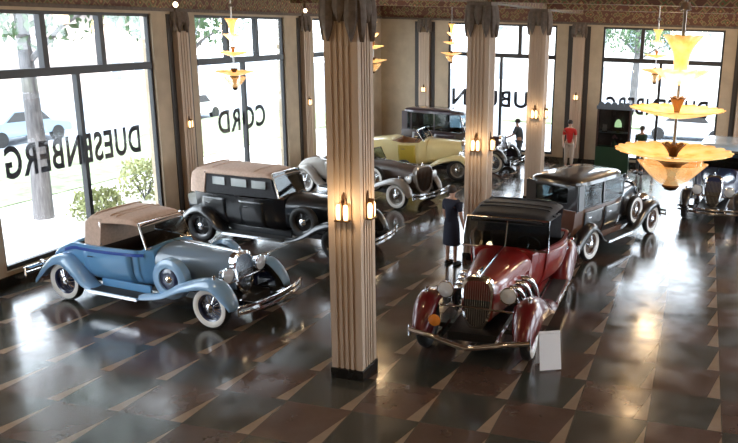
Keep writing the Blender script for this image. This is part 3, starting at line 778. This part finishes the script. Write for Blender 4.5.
    # exhaust pipes out of the hood side
    if S.get('pipes'):
        for sd in (1, -1) if S['pipes'] == 2 else (S['pipes'],):
            for i in range(4):
                x = fr-.35-.24*i; w_ = .30+.045*i
                MB().tube(crom([(x, sd*(w_-.02), .86), (x-.02, sd*(w_+.10), .85), (x-.10, sd*(w_+.17), .72), (x-.20, sd*(w_+.20), .52), (x-.28, sd*(w_+.18), .42)], 12), .042, 10).build('exhaust_pipe', MT['chrome'], r, smooth=True)
    if S.get('ornament'):
        MB().loft([[Vector((fr-.02-q, a*w_, zg1+.05+z)) for a, z in ((-1, .0), (0, .03), (1, 0), (0, -.02))] for q, w_ in ((-.10, .005), (0, .03), (.12, .035), (.28, .01))]).build('hood_ornament', MT['chrome'], r, smooth=True)
    return r

P = dict(
    umber=paint('umber_enamel', (.075, .048, .036)),
    blue=paint('sky_blue_enamel', (.13, .33, .58)), bluegrey=paint('slate_blue_enamel', (.19, .27, .36)), deepblue=paint('deep_blue_enamel', (.02, .07, .35)), lightblue=paint('pale_blue_enamel', (.22, .40, .62)),
    navy=paint('navy_enamel', (.01, .02, .07)), black=paint('black_enamel', (.006, .007, .009)), maroon=paint('maroon_enamel', (.12, .006, .008)), maroon2=paint('red_enamel', (.22, .010, .008)), grey=paint('warm_grey_enamel', (.27, .24, .21)), brown=paint('brown_enamel', (.10, .042, .02)),
    yellow=paint('cream_yellow_enamel', (.85, .72, .36)), ochre=paint('mustard_enamel', (.55, .40, .05)), plum=paint('plum_black_enamel', (.030, .016, .026)), paleblue=paint('pale_steel_blue_enamel', (.42, .55, .68)), maroondark=paint('dark_maroon_enamel', (.07, .012, .012)),
)
def place_by_wheel(front, rear, wb, tr, near=-1):
    """near-side wheel ground points -> centre and heading"""
    dx, dy = front[0]-rear[0], front[1]-rear[1]; a = math.atan2(dy, dx)
    mx, my = (front[0]+rear[0])/2, (front[1]+rear[1])/2
    nx, ny = -sin(a), cos(a)
    return (mx-near*nx*tr, my-near*ny*tr, 0), a
loc, a = place_by_wheel((-7.66, 10.60), (-10.92, 10.95), 3.28, .73)
car('vintage_car', 'sky blue cabriolet with tan canvas top and whitewall tyres by the first left window', loc, a,
    dict(type='cabriolet', wb=3.28, body=P['blue'], fender=P['lightblue'], hood_mat=P['bluegrey'], stripe=P['deepblue'], top_mat=MT['tan'], wheel_mat=P['navy'], sidemount=True, cover_mat=P['lightblue'], cover_in=P['navy'], roof=1.66, long_fender=True, cowl=.10, top_end=-1.30, open_to=-.84, bright=True, ws_h=.42, trim_mat=MT['darkleather']))
car('vintage_car', 'black open tourer with long tan canvas top behind the blue cabriolet', (-9.15, 15.65, 0), radians(-5),
    dict(type='tourer', wb=3.6, body=P['black'], fender=P['black'], top_mat=MT['tan'], wheel_mat=P['black'], sidemount=True, whitewall=False, spoke_mat=P['black'], marker=False, roof=1.75, belt=1.16, cowl=.20, curtain=True, top_end=-2.2, open_to=-1.75, ws_h=.52, ws_split=False, trim_mat=MT['darkleather'], lamp_r=.16))
loc, a = place_by_wheel((-8.01, 19.7), (-11.36, 20.7), 3.5, .73)
car('vintage_car', 'warm grey open car with dark brown hood half hidden behind the nearest column', loc, a,
    dict(type='cabriolet', wb=3.5, body=P['grey'], fender=P['grey'], hood_mat=P['umber'], wheel_mat=P['grey'], sidemount=True, shell_mat=P['grey'], grille_mat=MT['bronze'], grille_w=.44, hood_f=.38, front=2.15, lamp_y=.60, lamp_x=.30, hood_z=1.16, lamp_mat=P['grey'], lamp_r=.11, long_fender=True, ws_h=.30))
car('vintage_car', 'long cream yellow open speedster in front of the dark sedan', (-9.35, 24.75, 0), radians(2),
    dict(type='speedster', wb=3.4, body=P['yellow'], fender=P['yellow'], door_mat=P['ochre'], wheel_mat=P['grey'], whitewall=False, belt=1.22, ws_h=.32, ws_split=True, ws_lean=.22, cowl=.42, long_fender=True, trim_mat=MT['tanleather'], half=.66))
car('vintage_car', 'dark plum closed sedan parked before the far wall', (-8.35, 26.85, 0), radians(-6),
    dict(type='sedan', wb=3.1, body=P['plum'], fender=P['black'], wheel_mat=P['plum'], roof=2.06, belt=1.32, cowl=.35, roof_mat=P['plum'], half=.70, hood_z=1.25))
red_car = car('vintage_car', 'maroon convertible with black top and side exhaust pipes, nose toward the viewer', (-3.16, 12.95, 0), radians(-89),
    dict(type='cabriolet', wb=3.35, body=P['maroon2'], fender=P['maroon'], top_mat=MT['blackcanvas'], wheel_mat=P['maroon'], roof=1.66, cowl=.10, top_end=-1.55, open_to=-.95, ws_h=.44, ws_w=.72, pipes=2, bumper_dip=.10, bump2=False, bump_x=.48, fw=.40, drop=.27, lamp_y=.46, lamp_z=.95, lamp_r=.12, grille_w=.25, half=.82, track=.76, amber_patch=True, long_fender=True, ornament=True, ws_split=True))
red_car.scale = (1.11, 1.11, 1.11)
loc, a = place_by_wheel((-1.02, 19.6), (-2.14, 16.8), 3.15, .73)
car('vintage_car', 'brown bodied sedan with black roof and fenders behind the maroon car', loc, a,
    dict(type='sedan', wb=3.15, body=P['brown'], door_mat=P['black'], fender=P['black'], hood_mat=P['black'], roof_mat=P['black'], wheel_mat=P['brown'], roof=1.86, belt=1.22, cowl=.25, sidemount=True, tail=.55, half=.72))
car('vintage_car', 'pale blue roofed sedan at the right edge under the large chandelier', (.72, 23.2, 0), radians(-96),
    dict(type='sedan', wb=3.15, body=P['navy'], fender=P['black'], hood_mat=P['navy'], roof_mat=P['paleblue'], wheel_mat=P['navy'], roof=1.9, belt=1.22, cowl=.25, half=.72))

# ------------------------------------------------------------------ people
def person(label, loc, rz, top, bottom, hair=None, dress=False, hgt=1.7, arms=((.10, 0), (.10, 0)), lean=0, stride=.0):
    r = thing('person', label, 'person', loc, rz); s = hgt/1.7
    def skin_obj(name, verts, edges, m_, parent, sub=2):
        me = bpy.data.meshes.new(name); me.from_pydata([Vector(v[:3])*s for v in verts], edges, []); me.materials.append(m_)
        o = bpy.data.objects.new(name, me); COL.objects.link(o); o.parent = parent
        d = o.modifiers.new('skin', 'SKIN'); d.use_smooth_shade = True
        me.skin_vertices[0]
        for i, v in enumerate(verts):
            rr = v[3] if isinstance(v[3], tuple) else (v[3], v[3])
            me.skin_vertices[0].data[i].radius = (rr[0]*s, rr[1]*s); me.skin_vertices[0].data[i].use_root = (i == 0)
        q = o.modifiers.new('sub', 'SUBSURF'); q.levels = sub; q.render_levels = sub
        return o
    # faces +x, z up
    V = [(0, 0, .93, (.15, .11)), (0, 0, 1.08, (.13, .10)), (lean*.5, 0, 1.25, (.16, .11)), (lean, 0, 1.38, (.14, .10)), (lean, 0, 1.45, .055), (lean+.01, 0, 1.52, .055), (lean+.02, 0, 1.60, (.078, .095)), (lean+.01, 0, 1.665, (.06, .07))]
    E = [(0, 1), (1, 2), (2, 3), (3, 4), (4, 5), (5, 6), (6, 7)]
    hands = []
    for k_, sd in enumerate((1, -1)):
        fwd, up = arms[k_]
        b = len(V)
        sh = Vector((lean, sd*.17, 1.38)); el = sh+Vector((fwd*.6, sd*.05, -.28+up*.1)); wr = el+Vector((.06+fwd*1.2, -sd*.01, -.24+up))
        V += [(*sh, .055), (*el, .040), (*wr, .026), (*(wr+(wr-el).normalized()*.07), (.035, .018))]
        E += [(3, b), (b, b+1), (b+1, b+2), (b+2, b+3)]
        d = (wr-el).normalized(); side = Vector((0, sd, 0)); palm = wr+d*.07; f_ = Vector((1, 0, 0))
        for q, ln in enumerate((.062, .075, .07, .055)):
            c = len(V); root = palm+f_*(.026-.017*q); V += [(*(root+d*ln*.5-side*.004), .009), (*(root+d*ln-side*.014), .007)]; E += [(b+3, c), (c, c+1)]
        c = len(V); V += [(*(wr+d*.04+f_*.035), .010), (*(wr+d*.075+f_*.055), .008)]; E += [(b+2, c), (c, c+1)]
    for sd in (1, -1):
        b = len(V); st = sd*stride
        V += [(0, sd*.09, .86, .085), (st*.5+.01, sd*.10, .48, .052), (st, sd*.10, .10, .036), (st+.03, sd*.105, .045, .038), (st+.16, sd*.12, .03, (.035, .022))]
        E += [(0, b), (b, b+1), (b+1, b+2), (b+2, b+3), (b+3, b+4)]
    body = skin_obj('body', V, E, MT['skin'], r)
    # clothes follow the same bones
    T = [(0, 0, .86, (.165, .13)), (0, 0, 1.08, (.15, .12)), (lean*.5, 0, 1.25, (.18, .13)), (lean, 0, 1.385, (.15, .11)), (lean, 0, 1.43, (.08, .07))]
    TE = [(0, 1), (1, 2), (2, 3), (3, 4)]
    for k_, sd in enumerate((1, -1)):
        fwd, up = arms[k_]; b = len(T); sh = Vector((lean, sd*.17, 1.38)); el = sh+Vector((fwd*.6, sd*.05, -.28+up*.1))
        T += [(*sh, .072), (*(sh+(el-sh)*.8), .060)]; TE += [(3, b), (b, b+1)]
    skin_obj('shirt' if not dress else 'jacket', T, TE, top, r)
    if dress:
        MB().lathe([(.13, 1.06), (.17, .92), (.19, .70), (.20, .45), (.185, .45), (.15, .9)], 20, Matrix.Diagonal((.8, 1, 1, 1)) @ Matrix.Scale(s, 4)).build('skirt', bottom, r, smooth=True)
    else:
        Q = [(0, 0, 1.0, (.155, .12))]; QE = []
        for sd in (1, -1):
            b = len(Q); st = sd*stride; Q += [(0, sd*.09, .84, .105), (st*.5+.01, sd*.10, .48, .072), (st, sd*.10, .12, .058)]; QE += [(0, b), (b, b+1), (b+1, b+2)]
        skin_obj('trousers', Q, QE, bottom, r)
    for sd in (1, -1):
        st = sd*stride; x = st+.05
        MB().loft([[Vector((x+dx, sd*.11+w_*cos(a)*1.0, max(0.0, .045*hh+.045*hh*sin(a))))*s for a in [2*pi*i/10 for i in range(10)]] for dx, w_, hh in ((-.10, .03, .7), (-.07, .045, 1), (.0, .045, 1), (.08, .05, .8), (.14, .03, .5))]).build('shoe', MT['black'], r, smooth=True)
    hx = lean+.015
    hm = hair or MT['hair']
    MB().lathe([(.0, .135), (.05, .125), (.085, .085), (.098, .03), (.094, -.03), (.07, -.06)], 18, Matrix.Translation(Vector((hx-.022, 0, 1.61))*s) @ Matrix.Diagonal((1.08, .92, .82, 1)) @ Matrix.Scale(s, 4)).build('hair', hm, r, smooth=True)
    fc = MB()
    for sd in (1, -1): fc.cbox(Vector((hx+.088, sd*.032, 1.615))*s, (.01, .022, .010))
    fc.build('eyes', MT['eye'], r)
    MB().loft([[Vector((hx+.085+d, y, z))*s for y, z in ((-w_, 0+zz), (w_, zz), (0, zz+.012))] for d, w_, zz in ((0, .014, 1.585), (.022, .006, 1.583))]).build('nose', MT['skin'], r)
    MB().cbox(Vector((hx+.083, 0, 1.552))*s, (.012, .045, .008)).build('mouth', mat('lips', (.35, .12, .10), .5) if 'lips' not in bpy.data.materials else bpy.data.materials['lips'], r)
    return r
navy = mat('navy_cloth', (.010, .013, .030), .85); redc = mat('red_cloth', (.50, .02, .015), .85); greyc = mat('grey_cloth', (.07, .08, .09), .85); pale = mat('pale_cloth', (.5, .42, .36), .85); dkgreen = mat('dark_green_cloth', (.02, .05, .035), .85)
person('person in dark navy clothes standing by the second column beside the maroon car', (-4.98, 15.35, 0), radians(70), navy, navy, dress=True, hgt=1.76, arms=((.04, .0), (.04, .0)))
person('person in grey leaning forward before the far lettered window', (-6.45, 28.0, 0), radians(180), greyc, greyc, hgt=1.72, arms=((.22, .1), (.22, .1)), lean=.10)
person('person in a red shirt and pale trousers standing by the far wall', (-4.58, 28.1, 0), radians(-80), redc, pale, hgt=1.78)
person('person in dark green beyond the large chandelier near the far right window', (-1.95, 28.1, 0), radians(-120), dkgreen, greyc, hgt=1.72, arms=((.2, .2), (.1, 0)))

# ------------------------------------------------------------------ small furniture
# low bench by the far lettered window
r = thing('bench', 'low dark bench before the far lettered window, beside the leaning person in grey', 'bench', (-7.0, 28.45, 0), 0)
MB().box((-.45, -.17, .42), (.45, .17, .50)).build('seat', MT['black'], r, bevel=.01)
for x in (-.4, .4):
    for y in (-.13, .13): MB().box((x-.025, y-.025, 0), (x+.025, y+.025, .42)).build('leg', MT['black'], r)
# display case
r = thing('display_cabinet', 'tall dark green display cabinet with lit items between the far windows', 'cabinet', (-2.95, 27.9, 0), 0)
w2, d2 = .60, .28; gm = mat('dark_green_lacquer', (.010, .040, .020), .3)
MB().box((-w2, -d2, 0), (w2, d2, .12)).box((-w2, -d2, .12), (w2, d2, .95)).build('base', gm, r, bevel=.01)
m = MB()
for x in (-w2, w2-.06):
    m.box((x, -d2, .95), (x+.06, -d2+.06, 2.3)); m.box((x, d2-.06, .95), (x+.06, d2, 2.3))
m.box((-w2+.06, d2-.03, .95), (w2-.06, d2, 2.3)); m.build('case_frame', mat('dark_red_wood', (.035, .012, .010), .35), r)
MB().box((-w2+.06, -d2+.02, .95), (w2-.06, -d2+.028, 2.3)).build('glass_front', MT['carglass'], r)
m = MB().box((-w2-.03, -d2-.03, 2.3), (w2+.03, d2+.03, 2.42))
for i in range(5): m.lathe([(0, -.03), (.115, -.03), (.115, .03), (0, .03)], 16, Matrix.Translation((-.46+.23*i, -d2-.01, 2.45)) @ Matrix.Rotation(pi/2, 4, 'X'))
m.build('cornice', mat('grey_blue_metal', (.10, .13, .17), .4), r, smooth=True)
m = MB().box((-w2+.06, -d2+.05, 1.45), (w2-.06, d2-.04, 1.47)); m.build('shelf', MT['steel'], r)
r2 = thing('table_lamp', 'pale green glowing lamp inside the tall dark cabinet', 'lamp', (-2.80, 27.82, 1.47), 0)
MB().lathe([(0, 0), (.07, 0), (.06, .03), (.015, .06), (.015, .25), (0, .25)], 14).build('base', MT['bronze'], r2, smooth=True)
MB().lathe([(.13, .20), (.12, .34), (.07, .44), (.03, .47)], 18).build('lamp_shade', mat('pale_green_glass', (.6, .8, .4), .4, emit=(.75, .9, .45), estr=1.4), r2, smooth=True)
r2 = thing('framed_card', 'small pink and white framed card inside the tall dark cabinet', 'card', (-3.27, 27.80, 1.47), 0)
MB().box((-.10, -.01, 0), (.10, .01, .30)).build('frame', MT['bronze'], r2)
MB().box((-.08, -.014, .03), (.08, -.010, .27)).build('card', mat('pink_card', (.75, .5, .42), .7), r2)
r2 = thing('flower_vase', 'round vase of pink blooms on the cabinet floor below the lamp', 'vase', (-2.9, 27.78, .95), 0)
MB().lathe([(0, 0), (.07, 0), (.11, .08), (.09, .17), (.04, .22), (.05, .25), (.04, .25)], 18).build('vase', mat('green_glaze', (.06, .16, .08), .2), r2, smooth=True)
m = MB()
for i in range(9):
    a = i*2.4; m.lathe([(0, -.03), (.035, -.01), (.04, .02), (0, .04)], 8, Matrix.Translation((.10*cos(a)*(i/9), .07*sin(a)*(i/9), .30+.012*(9-i))))
m.build('blooms', mat('pink_bloom', (.55, .20, .22), .6), r2, smooth=True)
# placard beside the maroon car: folded white board on a short stand
r = thing('placard', 'white folded information board on the floor beside the maroon car front wheel', 'sign', (-1.86, 10.75, 0), radians(28))
wm = mat('white_board', (.82, .82, .84), .4)
MB().box((-.17, -.008, .02), (.17, .008, .62), 0, Matrix.Rotation(radians(-14), 4, 'X')).build('front_board', wm, r)
MB().box((-.17, -.008, .02), (.17, .008, .60), 0, Matrix.Translation((0, .28, 0)) @ Matrix.Rotation(radians(14), 4, 'X')).build('back_board', wm, r)

# ------------------------------------------------------------------ outside
struct(MB().box((-70, -40, -.42), (70, 90, -.32)).build('ground', MT['asphalt']))
struct(MB().box((XL-6, -20, -.32), (XL-.35, YF+6, -.20)).box((XL-6, YF+.35, -.32), (40, YF+4.5, -.201)).build('pavement', MT['walk']))
struct(MB().box((XL-13, -20, -.32), (XL-6.1, YF+12, -.19)).build('lawn', MT['grass']))
struct(MB().box((-11, YF+14, -.32), (40, YF+22, -.2)).build('verge', MT['grass']))
def tree(label, loc, hgt=9, cr=3.2, seed=1, tr_=.28, n=3200, z0=.45):
    rnd = random.Random(seed); r = thing('tree', label, 'tree', loc)
    m = MB(); m.tube([(0, 0, -.3), (.05, .03, hgt*.2), (.1, -.05, hgt*.45), (.0, 0, hgt*.8)], [tr_*1.25, tr_, tr_*.8, tr_*.3], 10)
    for i in range(7):
        a = i*2.4; z = hgt*(z0-.05+.06*i); m.tube([(.05, 0, z), (cos(a)*cr*.35, sin(a)*cr*.35, z+hgt*.10), (cos(a)*cr*.7, sin(a)*cr*.7, z+hgt*.16)], [tr_*.4, tr_*.25, tr_*.08], 6)
    m.build('trunk', MT['bark'], r, smooth=True)
    lf = MB()
    for i in range(n):
        a = rnd.uniform(0, 2*pi); u = rnd.uniform(-1, 1); q = rnd.random()**.4*cr; c = Vector((cos(a)*math.sqrt(1-u*u)*q, sin(a)*math.sqrt(1-u*u)*q, hgt*.74+u*q*hgt*.30/cr))
        e = Euler((rnd.uniform(0, 6), rnd.uniform(0, 6), rnd.uniform(0, 6))).to_matrix(); s_ = rnd.uniform(.09, .19)
        lf.add([c+e @ Vector(p) for p in ((-s_, 0, 0), (0, -s_*.5, .02), (s_, 0, 0), (0, s_*.5, .02))], [(0, 1, 2, 3)])
    lf.build('foliage', MT['leaf'], r)
    return r
tree('grey trunked street tree outside the first left window', (-16.6, 16.1, -.2), 10, 3.6, 1, .21)
tree('leafy tree farther along outside the middle left window', (-20.5, 27.5, -.2), 9, 3.4, 2, .22)
tree('distant tree across the street outside the first left window', (-33, 22, -.2), 11, 4.5, 3, .3, 2600)
tree('leafy tree across the road beyond the middle left window', (-30, 40, -.2), 10, 4.5, 4, .3, 2600)
tree('pale leafy tree beyond the far right window', (-4.4, 52, -.2), 8, 3.5, 5, .25, 2600)
tree('distant tree beyond the far lettered window', (-19.5, 46, -.2), 9, 3.5, 6, .25, 2600)
def shrub(label, loc, w_, h_, seed):
    rnd = random.Random(seed); r = thing('shrub', label, 'shrub', loc); lf = MB(); st_ = MB()
    for i in range(9):
        a = i*.7; st_.tube([(0, 0, 0), (cos(a)*w_*.3, sin(a)*w_*.3, h_*.5), (cos(a)*w_*.7, sin(a)*w_*.7, h_*.85)], [.02, .014, .005], 5)
    st_.build('stems', MT['bark'], r)
    for i in range(900):
        a = rnd.uniform(0, 2*pi); u = rnd.random(); q = rnd.random()**.5*w_*(1-.4*u); c = Vector((cos(a)*q, sin(a)*q, .1+u*h_))
        e = Euler((rnd.uniform(0, 6), rnd.uniform(0, 6), rnd.uniform(0, 6))).to_matrix(); s_ = rnd.uniform(.04, .09)
        lf.add([c+e @ Vector(p) for p in ((-s_, 0, 0), (0, -s_*.5, .01), (s_, 0, 0), (0, s_*.5, .01))], [(0, 1, 2, 3)])
    lf.build('foliage', MT['shrubleaf'], r); return r
shrub('rounded yellow green shrub outside the first left window, nearest its right edge', (-15.6, 18.8, -.2), .9, 1.1, 11)
shrub('low yellow green shrub outside the first left window behind the blue car top', (-15.3, 16.6, -.2), .8, .7, 12)
def sedan(label, loc, rz, m_):
    r = thing('parked_car', label, 'car', loc, rz)
    out = [(2.2, .35), (2.25, .62), (2.1, .78), (1.2, .92), (.75, 1.38), (-.6, 1.42), (-1.3, 1.0), (-2.15, .92), (-2.25, .6), (-2.2, .35)]
    MB().loft([[Vector((x*(.98 if abs(y) > .8 else 1), y*(.86 if z > 1.1 else 1), z)) for x, z in out] for y in (-.88, -.8, .8, .88)]).build('body', m_, r, smooth=True, bevel=.04)
    for sd in (1, -1):
        MB().add([(1.05, sd*.885, .95), (.72, sd*.80, 1.32), (-.55, sd*.80, 1.34), (-1.1, sd*.885, .98)], [(0, 1, 2, 3)]).build('side_glass', MT['black'], r, solid=.02)
        for x in (1.4, -1.4): MB().lathe([(0, -.1), (.32, -.1), (.32, .1), (.2, .11), (0, .08)], 18, Matrix.Translation((x, sd*.80, .32)) @ RYL).build('wheel', MT['rubber'], r, smooth=True)
    return r
sedan('blue grey car parked across the street outside the first left window', (-28.0, 26.2, -.32), radians(88), paint('street_blue', (.18, .26, .36)))
sedan('white car parked across the street outside the middle left window', (-26.5, 35.5, -.32), radians(90), paint('street_white', (.75, .75, .75)))
sedan('silver car parked outside the far right window', (-.6, 40.5, -.32), radians(2), paint('street_silver', (.5, .52, .55)))
def house(label, loc, rz, L_, W_, Hh, wm_):
    r = thing('house', label, 'building', loc, rz)
    MB().box((-L_/2, -W_/2, -.3), (L_/2, W_/2, Hh)).build('wall', wm_, r)
    MB().extrude([(-W_/2-.4, 0), (W_/2+.4, 0), (0, 2.2)], L_+.8, Matrix(((0, 0, 1, -L_/2-.4), (1, 0, 0, 0), (0, 1, 0, Hh), (0, 0, 0, 1)))).build('roof', MT['shingle'], r)
    n_ = int(L_/2.4)
    for i in range(n_):
        for z in ([1.0, 3.8] if Hh > 5 else [1.0]):
            for sd in (-1, 1):
                x = -L_/2+L_*(i+.5)/n_; f = MB().box((x-.55, sd*W_/2-.05, z), (x+.55, sd*W_/2+.05, z+1.5)).build('window', MT['brickwhite'], r)
                MB().box((x-.45, sd*W_/2-.07, z+.1), (x+.45, sd*W_/2+.07, z+1.4)).build('pane', MT['asphalt'], f)
    return r
house('pale house across the street outside the first left window', (-44, 26, -.3), radians(90), 14, 8, 5.6, MT['brickwhite'])
house('brick house across the street seen through the middle left window', (-42, 48, -.3), radians(95), 12, 8, 5.2, MT['brick'])
house('pale building beyond the far windows', (-4, 66, -.3), 0, 26, 9, 5.6, MT['brickwhite'])

# ------------------------------------------------------------------ light
w = bpy.data.worlds.new('world'); SC.world = w; w.use_nodes = True
bg = w.node_tree.nodes['Background']; bg.inputs[0].default_value = (.80, .90, 1.0, 1); bg.inputs[1].default_value = 5.4
l = bpy.data.lights.new('sun', 'SUN'); l.energy = 4; l.angle = .02; l.color = (1, .96, .9)
o = bpy.data.objects.new('sun', l); COL.objects.link(o); o.rotation_euler = Vector((-.45, .5, -.9)).to_track_quat('-Z', 'Y').to_euler()
SC.view_settings.view_transform = 'Standard'; SC.view_settings.look = 'None'; SC.view_settings.gamma = 1; SC.view_settings.exposure = .68
SC.view_settings.use_curve_mapping = False
c = SC.cycles; c.use_denoising = True; c.max_bounces = 8; c.diffuse_bounces = 4; c.glossy_bounces = 4; c.transparent_max_bounces = 12; c.sample_clamp_indirect = 6; c.caustics_reflective = False; c.caustics_refractive = False
